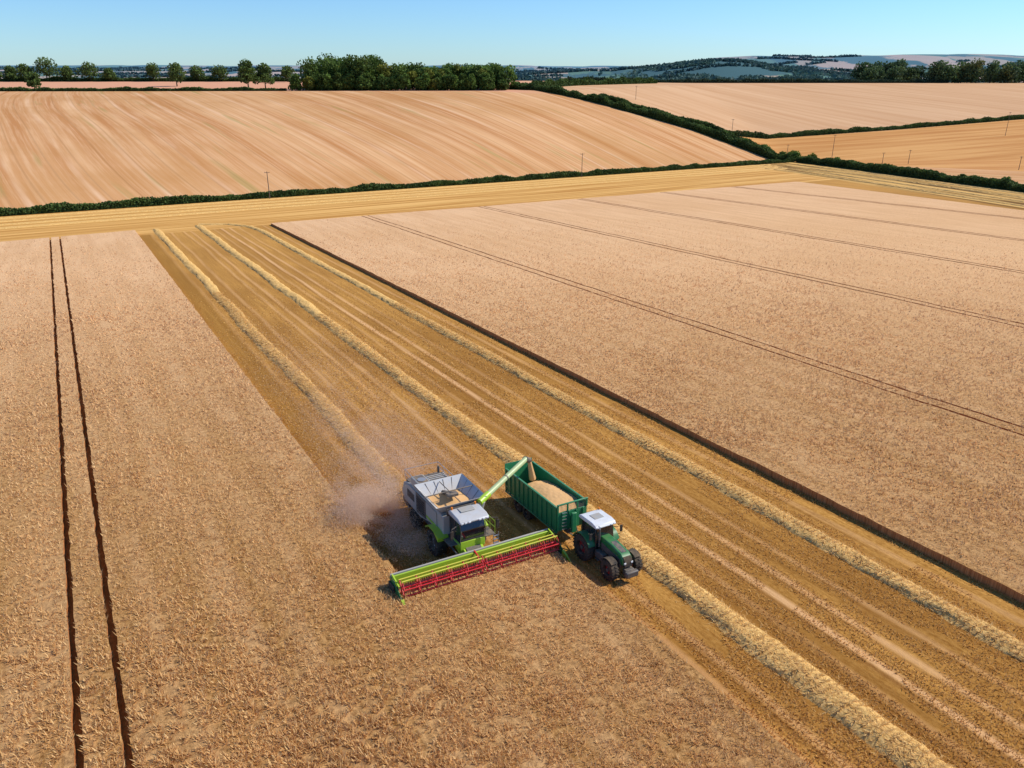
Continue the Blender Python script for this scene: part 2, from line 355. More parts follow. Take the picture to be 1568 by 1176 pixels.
def wood(name,pts,haze_mix=0.,**k):
    Vs=[];Fs=[];Cs=[];o=0
    for (x,y,h,w) in pts:
        t=R.rand(); hi=np.array((.16,.25,.045))*(.5+.95*R.rand()) if t<.87 else np.array((.28,.29,.04))
        V,F,C=tree_geo(x,y,h,w,hi=hi,**k); C=C*(1-haze_mix)+np.array((.05,.085,.09))*haze_mix  # blends leaf colour towards a painted blue-grey haze
        Vs.append(V);Fs.append(F+o);Cs.append(C);o+=len(V)
    return mk(name,np.concatenate(Vs),np.concatenate(Fs),MV,col=np.concatenate(Cs))

hedge('hedge',[(-330,96),(-152,238),(-86,291),(33,386),(100,440),(172,497)],1.8,3.2,80,.55)
hedge('hedge',[(176,497),(184,440),(200,313),(212,225),(225,120)],3.0,4.6,110,.6)
hedge('hedge',[(172,500),(125,550),(80,580),(39,615),(0,648)],3.6,6.5,120,.8)
hedge('hedge',[(168,516),(135,563),(84,602),(60,620)],2.8,5.,80,.8)
hedge('hedge',[(125,548),(250,596),(401,650),(600,720)],2.3,4.,60,.6)
hedge('hedge',[(-470,600),(-300,604),(-165,612)],1.8,3.,40,.9)
hedge('hedge',[(-620,812),(-400,818),(-200,822),(-130,800)],2.8,5,40,1.2)
hedge('hedge',[(0,648),(60,760),(150,880)],4.,6,40,1.2)
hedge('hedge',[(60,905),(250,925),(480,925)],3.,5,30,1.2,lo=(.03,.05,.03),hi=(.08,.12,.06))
for (u,yy,h,w) in ((-6,815,14,16),(20,815,14,15),(42,810,16,17),(74,815,22,24),(106,815,14,14),(140,815,17,22),(169,815,12,13),(236,815,17,15),(271,700,19,16),(303,815,14,15),(338,815,14,18),(441,800,14,14),(52,625,13,13)):
    tree('hedgerow_tree',(u-784)/1284*yy,yy,h,w,nl=1100,leaf=1.2,low=.14)
tree('oak_tree',(380-784)/1284*640,640,22,18,nl=2600,leaf=1.,low=.14);tree('oak_tree',(405-784)/1284*650,652,19,15,nl=2200,leaf=1.,low=.14)
pts=[]
for i in range(120):
    t=R.rand(); x=-158+156*t; y=620+8*t+R.rand()*60; h=(23 if t<.35 else 17)*(.72+.42*R.rand())
    if t<.05: h*=.8
    pts.append((x,y,h,h*.8))
for i in range(60):
    t=R.rand(); x=-160+160*t; y=614+8*t+R.rand()*6; pts.append((x,y,6+7*R.rand(),9))
wood('woodland_copse',pts,nl=800,leaf=1.2,low=.03)
pts=[(x_,925+R.rand()*60,15+11*R.rand(),22) for x_ in np.linspace(400,680,56)]
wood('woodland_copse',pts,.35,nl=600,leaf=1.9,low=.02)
wood('hedge_shrubs',[(176,503,5.5,7),(169,508,5,8),(160,517,5.5,9),(150,528,5,8),(140,540,5.,8),(182,492,5,8),(178,515,5,9),(203,330,4,5),(188,423,3.6,5),(196,350,3.5,5),(185,462,4.4,6)],nl=600,leaf=.8,low=.05)
P=[];C=[]
for i in range(230):
    yy=1500*(6500/1500)**R.rand(); xx=yy*R.uniform(-.68,.72); L_=R.uniform(120,600); an=R.normal(0,.35); n=int(L_/7)*3
    t=R.rand(n); X=xx+np.cos(an)*L_*(t-.5); Y=yy+np.sin(an)*L_*(t-.5)+R.normal(0,6,n); P.append(np.stack([X,Y,hz(X,Y)+R.rand(n)*9],-1))
    f=np.clip((yy-1000)/9000,0,1)*.8+.12; C.append(np.tile(np.array((.035,.07,.022))*(1-f)+np.array((.12,.23,.30))*f,(n,1))*(.8+.4*R.rand(n,1)))  # tree colour fades to haze blue with distance, painted in
n=7000; X=900+R.normal(0,200,n); Y=3500+R.normal(0,260,n); k=vn(X*.012,Y*.006)>.38; X=X[k];Y=Y[k]; n=len(X)
P.append(np.stack([X,Y,hz(X,Y)+R.rand(n)*6],-1)); C.append(np.tile((.08,.15,.125),(n,1))*(.6+.8*R.rand(n,1)))
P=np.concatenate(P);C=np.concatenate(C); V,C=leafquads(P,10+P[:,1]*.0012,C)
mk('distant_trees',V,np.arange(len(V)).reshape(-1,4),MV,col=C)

# ------------------------------------------------------------------ paints
def paint(nm,col,rough=.4,dust=.35,metal=0.,spec=.5,dcol=(.42,.29,.16)):
    s=NT(nm); P=s.pos(); g=s.n('ShaderNodeNewGeometry'); up=s.dot(g.outputs['Normal'],(0,0,1))
    nz=s.noise(P,2.2,5,.7); f=s.m('MULTIPLY',s.ramp(nz,.3,.75),s.m('MULTIPLY_ADD',s.m('MAXIMUM',up,0.),dust*.9,dust*.45))
    c=s.mix(f,col,dcol); return s.bsdf(c,s.m('MULTIPLY_ADD',f,.5,rough),metal,spec)
LG=paint('light_grey_paint',(.38,.38,.35),.4,.35); WH=paint('white_paint',(.72,.74,.74),.35,.25); DG=paint('dark_grey_metal',(.06,.062,.065),.5,.5)
TK=paint('tank_sheet_metal',(.52,.53,.53),.35,.3)
BK=paint('black_rubber',(.018,.018,.019),.8,.4,spec=.3); LM=paint('lime_green_paint',(.36,.56,.025),.35,.15); RD=paint('red_paint',(.62,.012,.018),.35,.1)
GN=paint('green_paint',(.015,.17,.045),.3,.15); TG=paint('trailer_green_paint',(.008,.22,.085),.35,.2); PG=paint('pale_green_paint',(.42,.52,.24),.4,.25)
ST=paint('galvanised_steel',(.45,.46,.47),.35,.3,.6); RR=paint('red_rim_paint',(.42,.015,.02),.4,.3); GL=paint('tinted_glass',(.012,.016,.02),.08,.1,spec=.8)
OR=paint('orange_beacon',(.8,.22,.01),.3,0.); LT=paint('lamp_lens',(.8,.82,.8),.15,0.); GR=paint('wheat_grain',(.66,.38,.15),.8,.1); YL=paint('yellow_plastic',(.62,.60,.05),.5,.15)
WD=paint('weathered_wood',(.13,.10,.075),.85,.1)

class Mach:
    def __init__(s,name,a,b,yaw=0.):
        s.e=bpy.data.objects.new(name,None); sc.collection.objects.link(s.e)
        x,y=ab2xy(a,b); n=Vector((0,S,1)).normalized(); f=Vector((-DX,-DY,0)); f=Matrix.Rotation(yaw,3,'Z')@f; f.z=-S*f.y; f.normalize()
        rx=f.cross(n).normalized(); f=n.cross(rx)
        M=Matrix((rx,f,n)).transposed().to_4x4(); M.translation=Vector((x,y,-S*y)); s.e.matrix_world=M; s.p={}
    def add(s,part,mat,V,F,bev=0.):
        d=s.p.setdefault((part,mat.name),[[],[],bev,0,mat]); d[0].extend([tuple(v) for v in V]); d[1].extend([[int(i)+d[3] for i in f] for f in F]); d[3]+=len(V); d[2]=max(d[2],bev)
    def box(s,part,mat,x0,x1,y0,y1,z0,z1,bev=.02,tx=0.,ty=0.):
        V=[(x0,y0,z0),(x1,y0,z0),(x1,y1,z0),(x0,y1,z0),(x0+tx,y0+ty,z1),(x1-tx,y0+ty,z1),(x1-tx,y1-ty,z1),(x0+tx,y1-ty,z1)]
        s.add(part,mat,V,[(3,2,1,0),(4,5,6,7),(0,1,5,4),(1,2,6,5),(2,3,7,6),(3,0,4,7)],bev)
    def prism(s,part,mat,prof,x0,x1,bev=.02,t=0.):
        n=len(prof); V=[(x0,p[0],p[1]) for p in prof]+[(x1,p[0],p[1]) for p in prof]
        s.add(part,mat,V,[list(range(n)),list(range(2*n-1,n-1,-1))]+[(i,n+i,n+(i+1)%n,(i+1)%n) for i in range(n)],bev)
    def cyl(s,part,mat,p,q,r,n=14,r2=None,bev=0.):
        V,F=tube(p,q,r,r if r2 is None else r2,n); F=[list(f) for f in F]+[list(range(n-1,-1,-1)),list(range(n,2*n))]; s.add(part,mat,V,F,bev)
    def beam(s,part,mat,p,q,w): s.cyl(part,mat,p,q,w*.7,4)
    def panel(s,part,mat,q,t=.04):
        q=[Vector(v) for v in q]; n=(q[1]-q[0]).cross(q[2]-q[0]).normalized()*t
        V=[tuple(v) for v in q]+[tuple(v+n) for v in q]; k=len(q)
        s.add(part,mat,V,[list(range(k-1,-1,-1)),list(range(k,2*k))]+[(i,(i+1)%k,k+(i+1)%k,k+i) for i in range(k)])
    def wheel(s,part,cx,cy,r,w,rim,lugs=22,rr=.56):
        n=40; sx=1 if cx>0 else -1; cz=r*.97
        prof=[(-w/2,r*rr),(-w/2,r*.80),(-w*.44,r*.92),(-w*.3,r*.965),(w*.3,r*.965),(w*.44,r*.92),(w/2,r*.80),(w/2,r*rr),(w*.3,r*rr*.92),(-w*.3,r*rr*.92)]
        V=[];k=len(prof)
        for i in range(n):
            t=2*math.pi*i/n
            for px,pr in prof: V.append((cx+px,cy+math.cos(t)*pr,cz+math.sin(t)*pr))
        F=[(i*k+j,((i+1)%n)*k+j,((i+1)%n)*k+(j+1)%k,i*k+(j+1)%k) for i in range(n) for j in range(k)]
        s.add(part,BK,V,F)
        for i in range(lugs):
            for sd in (-1,1):
                t0=2*math.pi*(i+(.5 if sd>0 else 0))/lugs; dt=.55*2*math.pi/lugs; V=[]
                for (xx,tt) in ((0.,t0),(sd*w*.5,t0-dt*1.1),(sd*w*.5,t0-dt*1.1+dt*.75),(0.,t0+dt*.75)):
                    for pr in (r*.93 if abs(xx)<.01 else r*.86,r*1.02 if abs(xx)<.01 else r*.965): V.append((cx+xx,cy+math.cos(tt)*pr,cz+math.sin(tt)*pr))
                s.add(part,BK,V,[(1,3,5,7),(0,1,7,6),(2,0,6,4)[::-1],(0,2,3,1),(2,4,5,3),(4,6,7,5)])
        o=cx+sx*w*.28
        s.cyl(part+'_rim',rim,(cx-sx*w*.3,cy,cz),(o-sx*.12,cy,cz),r*rr*.97,28,r*rr*.97)
        s.cyl(part+'_rim',rim,(o-sx*.12,cy,cz),(o-sx*.02,cy,cz),r*rr*.55,24,r*rr*.42)
        s.cyl(part+'_hub',DG,(o-sx*.04,cy,cz),(o+sx*.06,cy,cz),r*.16,14)
        for i in range(8):
            t=i*math.pi/4; s.cyl(part+'_hub',DG,(o-sx*.04,cy+math.cos(t)*r*rr*.36,cz+math.sin(t)*r*rr*.36),(o,cy+math.cos(t)*r*rr*.36,cz+math.sin(t)*r*rr*.36),.025,6)
    def done(s):
        for (part,mn),(V,F,bev,_,mat) in s.p.items():
            ob=mk(part,V,F,mat,smooth=True,parent=s.e)
            if bev>0:
                m=ob.modifiers.new('bevel','BEVEL'); m.width=bev; m.segments=2; m.limit_method='ANGLE'; m.angle_limit=math.radians(35)

# ------------------------------------------------------------------ combine harvester
c=Mach('combine_harvester',44.0,20.3)
c.prism('chassis',DG,[(-5.8,1.0),(1.0,.9),(1.0,1.9),(-6.0,1.9)],-1.15,1.15)
c.prism('body',LG,[(.95,1.75),(.95,3.3),(-5.1,3.3),(-6.3,2.95),(-6.75,2.1),(-6.2,1.45),(-3.2,1.35),(-1.5,1.75)],-1.45,1.45,.05)
for sx in (-1,1):
    A,B=(1.453,1.52) if sx>0 else (-1.52,-1.453)
    c.prism('side_panels',LG,[(-.1,1.95),(-.1,3.2),(-1.95,3.2),(-1.95,1.9)],A,B,.03)
    c.prism('side_panels',DG,[(-2.02,1.75),(-2.02,3.2),(-3.75,3.2),(-3.75,1.55)],A,B,.03)
    c.prism('side_panels',LG,[(-3.82,1.55),(-3.82,3.2),(-5.1,3.2),(-6.2,2.85),(-6.55,2.1),(-6.1,1.55)],A,B,.03)
    A2,B2=(1.523,1.55) if sx>0 else (-1.55,-1.523)
    c.prism('side_stripe',LM,[(-.2,2.05),(-.2,2.2),(-1.85,2.2),(-1.85,2.05)],A2,B2,0)
    for j in range(7): c.box('side_vents',DG,A2,B2,-5.4+.2*j,-5.28+.2*j,2.2,2.8,0)
    for j in range(6): c.box('side_vents',BK,A2,B2,-3.6,-2.2,1.95+.19*j,2.04+.19*j,0)
bz,tz=3.32,4.2; bx,txx=1.2,1.95; by0,by1,ty0,ty1=-2.3,.35,-3.0,.98
q=[(-bx,by0,bz),(bx,by0,bz),(bx,by1,bz),(-bx,by1,bz)]; p=[(-txx,ty0,tz),(txx,ty0,tz),(txx,ty1,tz-.1),(-txx,ty1,tz-.1)]
for i in range(4): c.panel('grain_tank_extension',TK,[q[i],q[(i+1)%4],p[(i+1)%4],p[i]],-.04)
for i in range(4): c.beam('grain_tank_rim',DG,p[i],p[(i+1)%4],.04)
for xx in (-.8,-.25,.3,.85):
    c.beam('tank_ribs',DG,(xx,by0-.02,bz+.06),(xx*1.3,ty0+.1,tz-.03),.03)
for yy in (-1.7,-.9,-.1):
    for sx in (-1,1): c.beam('tank_ribs',DG,(sx*(bx+.02),yy,bz+.08),(sx*(txx-.06),yy*1.15,tz-.03),.025)
c.box('tank_rim_base',LG,-1.42,1.42,-2.5,.6,3.302,3.36,.01)
n=14; V=[];F=[]
for i in range(n):
    for j in range(n):
        u=-1+2*i/(n-1); v=-1+2*j/(n-1); V.append((u*1.28,-.95+v*1.42,3.40+.26*math.exp(-((u+.2)**2+v*v)*3)+.04*R.rand()))
for i in range(n-1):
    for j in range(n-1): F.append((i*n+j,(i+1)*n+j,(i+1)*n+j+1,i*n+j+1))
c.add('grain_load',GR,V,F)
c.cyl('tank_filling_auger',DG,(0,-2.2,3.5),(0,-.6,4.1),.16); c.box('tank_filling_auger',DG,-.4,.4,-.85,-.35,3.95,4.15)
c.beam('tank_crossbar',DG,(-1.8,-1,4.12),(1.8,-1,4.12),.06); c.beam('tank_crossbar',DG,(0,-2.8,4.1),(0,.85,4.05),.05)
c.box('tank_front_cover',DG,-1.2,1.2,1.0,1.05,3.35,3.9,.02)
# engine deck
c.box('engine_hood',TK,-1.35,.35,-5.0,-3.0,3.3,3.72,.06,.08,.1)
for j in range(7): c.box('engine_louvres',DG,-1.2,.2,-4.85+.26*j,-4.76+.26*j,3.72,3.77,.01)
c.box('radiator_housing',LG,.45,1.42,-4.9,-3.0,3.3,3.95,.05); c.box('radiator_screen',DG,.55,1.3,-4.75,-3.15,3.95,3.975,0)
c.cyl('radiator_drum',ST,(.93,-3.95,3.97),(.93,-3.95,4.02),.32,20)
c.cyl('exhaust_pipe',DG,(-1.0,-5.15,3.2),(-1.0,-5.2,4.15),.09); c.cyl('air_filter',DG,(-.9,-5.35,3.35),(.2,-5.35,3.35),.16)
c.box('rear_deck',DG,-1.3,1.3,-6.1,-5.05,2.98,3.22,.02)
for xx in (-1.38,1.38):
    for yy in (-6.1,-5.1,-4.1,-3.1): c.cyl('deck_rails',ST,(xx,yy,3.2),(xx,yy,4.05),.02,6)
    c.cyl('deck_rails',ST,(xx,-6.1,4.05),(xx,-3.1,4.05),.022,6); c.cyl('deck_rails',ST,(xx,-6.1,3.65),(xx,-3.1,3.65),.018,6)
c.cyl('deck_rails',ST,(-1.38,-6.1,4.05),(1.38,-6.1,4.05),.022,6)
c.prism('straw_hood',DG,[(-6.0,.75),(-6.0,1.6),(-6.9,1.75),(-7.25,1.1),(-6.8,.75)],-1.25,1.25,.04)
c.box('rear_lights',RD,-1.4,-1.2,-6.8,-6.72,2.0,2.25); c.box('rear_lights',RD,1.2,1.4,-6.8,-6.72,2.0,2.25)
# cab
c.prism('cab_glass',GL,[(1.0,1.85),(1.0,3.55),(2.45,3.55),(2.75,2.9),(2.55,1.85)],-.93,.93,.05)
for sx in (-1,1):
    for (pp,qq) in (((.98,1.8),(.98,3.6)),((2.57,1.8),(2.78,2.9)),((2.78,2.9),(2.48,3.6)),((1.75,1.8),(1.75,3.6))):
        c.beam('cab_pillars',DG,(sx*.95,pp[0],pp[1]),(sx*.95,qq[0],qq[1]),.04)
c.prism('cab_roof',TK,[(1.06,3.56),(1.06,3.82),(1.4,3.93),(2.6,3.86),(3.0,3.7),(2.95,3.56)],-1.12,1.12,.07)
c.box('cab_roof_hatch',LG,-.55,.55,1.3,2.0,3.93,3.97,.02)
c.box('cab_base',LM,-1.0,1.0,1.0,2.5,1.45,1.85,.05); c.box('cab_front_panel',LM,-.95,.95,2.5,2.62,1.35,2.0,.04)
for xx in (-.95,-.68,-.4,.4,.68,.95): c.box('roof_lamps',LT,xx-.09,xx+.09,2.97,3.03,3.6,3.7,.01)
for xx in (-.9,.9):
    c.cyl('beacon',OR,(xx,1.25,3.86),(xx,1.25,4.08),.07,12)
c.cyl('antenna',DG,(.3,1.2,3.85),(.3,1.15,4.6),.01,5)
for sx in (-1,1):
    c.cyl('mirror_arms',DG,(sx*1.0,2.7,3.5),(sx*1.75,3.0,3.45),.022,6); c.cyl('mirror_arms',DG,(sx*1.75,3.0,3.45),(sx*1.75,3.0,2.6),.022,6)
    c.box('mirrors',BK,sx*1.75-.12,sx*1.75+.12,2.96,3.04,2.7,3.3,.03)
c.box('platform',DG,-1.95,-.98,.7,2.3,1.72,1.78,.01); c.box('platform',DG,.98,1.6,.9,2.3,1.72,1.78,.01)
for yy in (.8,1.5,2.25): c.cyl('platform_rails',LM,(-1.92,yy,1.75),(-1.92,yy,2.75),.02,6)
c.cyl('platform_rails',LM,(-1.92,.8,2.75),(-1.92,2.25,2.75),.022,6); c.cyl('platform_rails',LM,(-1.92,.8,2.25),(-1.92,2.25,2.25),.018,6)
for j in range(5): c.box('ladder',ST,-2.15,-1.75,2.3,2.4,.5+.28*j,.54+.28*j,0)
for xx in (-2.15,-1.75): c.cyl('ladder',ST,(xx,2.35,.4),(xx,2.35,1.9),.025,6)
for sx in (-1,1):
    c.wheel('front_tyre',sx*1.55,0,1.0,.82,WH,22); c.wheel('rear_tyre',sx*1.3,-4.35,.74,.6,WH,18)
    c.prism('front_fender',LM,[(1.15,1.6),(1.2,1.9),(.4,2.12),(-.5,2.12),(-1.1,1.8),(-1.05,1.75),(-.5,2.05),(.4,2.05),(1.1,1.6)],sx*1.58-.4,sx*1.58+.4,0)
c.cyl('axle',DG,(-1.2,0,.97),(1.2,0,.97),.2); c.cyl('axle',DG,(-1.1,-4.35,.72),(1.1,-4.35,.72),.12)
c.prism('feeder_house',LM,[(.9,1.1),(.9,1.95),(1.9,1.75),(3.3,1.15),(3.3,.35),(2.4,.5)],-.75,.75,.04)
c.prism('feeder_house_top',DG,[(1.7,1.86),(1.7,1.9),(3.2,1.26),(3.2,1.21)],-.55,.55,0)
for xx in (-.85,.85): c.cyl('lift_rams',ST,(xx,.7,.8),(xx,3.2,.55),.06,8)
c.cyl('unloading_auger_turret',LG,(-1.35,.9,3.0),(-1.55,1.0,3.85),.27,16)
c.cyl('unloading_auger_tube',PG,(-1.45,1.02,3.85),(-6.9,-1.9,4.75),.21,20)
c.cyl('unloading_auger_elbow',LM,(-1.3,1.1,3.82),(-2.3,.55,3.99),.26,20)
c.cyl('unloading_auger_band',DG,(-4.3,-.51,4.32),(-4.4,-.56,4.335),.225,20)
c.cyl('unloading_spout',DG,(-6.75,-1.82,4.76),(-7.3,-2.1,4.45),.25,14,.21)
c.cyl('grain_stream',GR,(-7.3,-2.1,4.45),(-7.7,-2.25,2.7),.13,10,.28)
# header
hc=.2; x0,x1=hc-6.05,hc+6.05
c.prism('header_back',LM,[(3.25,.35),(3.15,1.25),(3.22,1.42),(3.36,1.42),(3.36,.35)],x0,x1,.02)
c.box('header_table',ST,x0,x1,3.362,4.95,.26,.30,.0); c.box('header_top_beam',LG,x0,x1,3.0,3.14,1.30,1.46,.02)
for i in range(13):
    xx=x0+.25+i*(12.1-.5)/12; c.box('header_ribs',DG,xx-.03,xx+.03,3.0,3.15,.35,1.29,0)
c.box('knife_bar',DG,x0,x1,4.951,5.03,.25,.29,0)
for i in range(120):
    xx=x0+.05+i*.1; c.add('knife_guards',DG,[(xx-.03,5.031,.25),(xx+.03,5.031,.25),(xx,5.15,.27),(xx,5.031,.30)],[(0,1,2),(0,2,3),(1,3,2),(0,3,1)])
c.cyl('header_auger',DG,(x0+.1,3.75,.66),(x1-.1,3.75,.66),.20,14)
V=[];F=[]; nst=400
for i in range(nst+1):
    t=i/nst; xx=x0+.15+t*11.8; an=(t*26 if t<.5 else (1-t)*26)*2*math.pi
    for rr in (.2,.33): V.append((xx,3.75+math.cos(an)*rr,.66+math.sin(an)*rr))
    if i: k=2*i; F.append((k-2,k-1,k+1,k))
c.add('header_auger_flight',ST,V,F)
ry,rz,rr=4.42,1.12,.56
for (h0,h1) in ((x0+.2,hc-.12),(hc+.12,x1-.2)):
    c.cyl('reel_tube',RD,(h0,ry,rz),(h1,ry,rz),.10,12)
    ns=5
    for k in range(ns+1):
        xx=h0+.04+(h1-h0-.08)*k/ns
        for j in range(6):
            t=j*math.pi/3+.25; t2=t+math.pi/3; P1=(xx,ry+math.cos(t)*rr,rz+math.sin(t)*rr); P2=(xx,ry+math.cos(t2)*rr,rz+math.sin(t2)*rr)
            c.beam('reel_spiders',RD,(xx,ry,rz),P1,.05); c.beam('reel_spiders',RD,P1,P2,.035)
    for j in range(6):
        t=j*math.pi/3+.25; py=ry+math.cos(t)*rr; pz=rz+math.sin(t)*rr
        c.cyl('reel_bats',RD if j!=2 and j!=1 else YL,(h0,py,pz),(h1,py,pz),.05,8)
        m=int((h1-h0)/.16)
        for k in range(m):
            xx=h0+.1+k*.16; c.cyl('reel_tines',YL if j in (1,2) else RD,(xx,py,pz),(xx,py+.03,pz-.26),.016,4,.006)
for xx in (x0+.08,hc,x1-.08):
    c.beam('reel_arms',LM if abs(xx-hc)>1 else RD,(xx,3.2,1.5),(xx,4.5,1.2),.09); c.cyl('reel_arm_rams',ST,(xx,3.3,1.1),(xx,4.0,1.28),.035,8)
for xx,sx in ((x0,-1),(x1,1)):
    c.prism('header_end_panels',GN,[(3.05,.25),(3.05,1.35),(3.6,1.4),(4.6,1.0),(5.3,.5),(5.5,.25)],xx-.06*(sx<0),xx+.06*(sx>0),.02)
    c.add('crop_dividers',LM,[(xx-.14,5.1,.2),(xx+.14,5.1,.2),(xx+.1,5.1,.75),(xx-.1,5.1,.75),(xx,6.3,.2)],[(3,2,1,0),(0,1,4),(1,2,4),(2,3,4),(3,0,4)],.0)
    c.box('header_end_drive',BK,xx+(.065 if sx>0 else -.2),xx+(.2 if sx>0 else -.065),3.15,4.0,.5,1.1,.04)
c.done()

# ------------------------------------------------------------------ tractor
t=Mach('farm_tractor',38.3,28.5)
for sx in (-1,1):
    t.wheel('rear_tyre',sx*.98,0,1.0,.68,RR,22,.52); t.wheel('front_tyre',sx*.98,3.0,.76,.56,RR,20,.5)
    n=11; ang=[math.radians(160-13.5*i) for i in range(n)]
    prof=[(math.cos(q)*1.12,.97+math.sin(q)*1.10) for q in ang]+[(math.cos(q)*1.06,.97+math.sin(q)*1.04) for q in ang[::-1]]
    t.prism('rear_fender',GN,prof,sx*.98-.33,sx*.98+.33,0)
    prof=[(3+math.cos(q)*.86,.74+math.sin(q)*.86) for q in ang[1:9]]+[(3+math.cos(q)*.82,.74+math.sin(q)*.82) for q in ang[8:0:-1]]
    t.prism('front_fender',BK,prof,sx*.98-.26,sx*.98+.26,0)
    t.box('work_steps',DG,sx*.62-.2,sx*.62+.2,1.05,1.5,.5,.55,.01); t.box('fuel_tank',DG,sx*.55-.22,sx*.55+.22,.95,1.9,.6,1.15,.06)
t.cyl('rear_axle',DG,(-.9,0,.97),(.9,0,.97),.2); t.cyl('front_axle',DG,(-.9,3,.74),(.9,3,.74),.13)
t.box('transmission',DG,-.3,.3,-.7,3.2,.65,1.2,.04)
t.prism('engine_hood',GN,[(.95,1.2),(.95,2.12),(2.2,2.08),(3.3,1.9),(3.62,1.65),(3.7,1.15)],-.40,.40,.09)
t.prism('hood_side_grille',DG,[(1.2,1.25),(1.2,1.75),(3.3,1.55),(3.45,1.2)],-.425,-.403,0);t.prism('hood_side_grille',DG,[(1.2,1.25),(1.2,1.75),(3.3,1.55),(3.45,1.2)],.403,.425,0)
t.prism('hood_top_panel',DG,[(2.0,2.095),(2.0,2.11),(3.25,1.925),(3.25,1.905)],-.2,.2,0)
t.prism('front_grille',BK,[(3.6,1.05),(3.5,1.75),(3.56,1.76),(3.75,1.5),(3.78,1.05)],-.33,.33,.03)
for sx in (-1,1): t.box('headlamps',LT,sx*.28-.08,sx*.28+.08,3.72,3.79,1.3,1.42,.01)
t.box('front_linkage',DG,-.35,.35,3.6,4.0,.55,.95,.04); t.box('front_weight',DG,-.5,.5,3.95,4.3,.5,.94,.08)
t.prism('cab_glass',GL,[(-.8,1.45),(-.7,2.75),(.85,2.75),(1.05,2.0),(1.0,1.25),(.2,1.2)],-.74,.74,.04)
for sx in (-1,1):
    for pp,qq in (((-.82,1.4),(-.7,2.8)),((.2,1.2),(.15,2.8)),((1.03,1.2),(.86,2.8)),):
        t.beam('cab_pillars',GN if pp[0]<0 else BK,(sx*.76,pp[0],pp[1]),(sx*.74,qq[0],qq[1]),.04)
    t.cyl('mirror_arms',BK,(sx*.78,.95,2.5),(sx*1.3,1.15,2.5),.02,6); t.box('mirrors',BK,sx*1.3-.11,sx*1.3+.11,1.12,1.18,2.1,2.6,.02)
t.box('cab_lower',GN,-.77,.77,-.82,.15,1.22,1.5,.04)
t.prism('cab_roof',WH,[(-.98,2.78),(-.98,2.95),(-.7,3.06),(.6,3.08),(1.0,3.0),(1.15,2.84),(1.1,2.78)],-.86,.86,.08)
t.box('roof_hatch',LG,-.4,.4,-.35,.35,3.07,3.1,.02)
for xx in (-.7,-.45,.45,.7): t.box('roof_lamps',LT,xx-.08,xx+.08,1.12,1.18,2.84,2.92,.01)
t.cyl('beacon',OR,(-.75,-.8,3.02),(-.75,-.8,3.2),.06,10)
t.cyl('exhaust_pipe',DG,(.55,1.15,1.4),(.55,1.15,2.75),.07,12); t.cyl('exhaust_pipe',ST,(.55,1.15,2.75),(.57,1.05,2.95),.05,10)
t.box('rear_hitch',DG,-.3,.3,-1.1,-.6,.5,.9,.03); t.cyl('lift_arms',DG,(-.45,-.6,.6),(-.45,-1.3,.6),.04,6); t.cyl('lift_arms',DG,(.45,-.6,.6),(.45,-1.3,.6),.04,6)
t.done()

# ------------------------------------------------------------------ grain trailer
g=Mach('grain_trailer',44.4,28.0)
x_,y0,y1,z0,z1=1.25,-3.95,3.75,1.2,3.0
g.box('body_floor',TG,-x_,x_,y0,y1,z0-.06,z0,.0)
for sx in (-1,1):
    g.panel('side_wall',TG,[(sx*x_*.97,y0,z0),(sx*x_*.97,y1,z0),(sx*x_,y1,z1),(sx*x_,y0,z1)],.05*-sx)
    for j in range(12):
        yy=y0+.15+j*(y1-y0-.3)/11; g.box('side_ribs',TG,min(sx*x_,sx*(x_+.07)),max(sx*x_,sx*(x_+.07)),yy-.04,yy+.04,z0-.1,z1-.03,.01)
    g.box('top_rail',TG,sx*x_-.07,sx*x_+.09,y0,y1,z1-.02,z1+.08,.02)
    g.box('bottom_rail',TG,sx*x_-.05,sx*x_+.09,y0,y1,z0-.20,z0-.11,.02)
    for yy in (-2.1,-.75): g.wheel('tyre',sx*.98,yy,.62,.5,RR,18,.5)
tg=[(-x_,y0,z0-.1),(x_,y0,z0-.1),(x_,y0-.1,z1+.35),(-x_,y0-.1,z1+.35)]
g.panel('tailgate',TG,tg,.06)
g.box('headboard',TG,-x_,x_,y1,y1+.06,z0,z1-.35,.01)
g.box('headboard_frame',TG,-x_-.07,x_+.07,y1-.02,y1+.1,z1+.221,z1+.32,.02)
for xx in (-x_,-.42,.42,x_): g.box('headboard_frame',TG,xx-.06,xx+.06,y1-.01,y1+.09,z1-.345,z1+.22,.01)
for k in range(22):
    xx=-1.15+k*.11; g.cyl('headboard_mesh',DG,(xx,y1+.03,z1-.35),(xx,y1+.03,z1+.2),.008,4)
for k in range(5): g.cyl('headboard_mesh',DG,(-1.2,y1+.03,z1-.3+k*.11),(1.2,y1+.03,z1-.3+k*.11),.008,4)
for xx in (-.9,-.3,.3,.9): g.box('headboard_ribs',TG,xx-.05,xx+.05,y1+.061,y1+.13,z0,z1-.36,.01)
for j in range(6): g.box('headboard_ladder',ST,.55,.95,y1+.15,y1+.19,z0+.1+.26*j,z0+.13+.26*j,0)
g.box('ram_cover',TG,-.2,.2,y1+.135,y1+.35,z0-.3,z0+1.3,.04)
n=26;m=60;V=[];F=[]
for i in range(n):
    for j in range(m):
        u=-1+2*i/(n-1); yy=y0+.06+(y1-y0-.1)*j/(m-1)
        zz=2.30+.52*math.exp(-((yy-.4)/1.7)**2)*(1-.5*u*u)+.15*math.exp(-((yy+1.9)/.8)**2-(u/.6)**2)+.35*math.exp(-((yy-2.4)/1.2)**2)+.05*R.rand()-.75*max(0,-yy-1.6)/1.5
        V.append((u*1.17,yy,min(zz,2.96)))
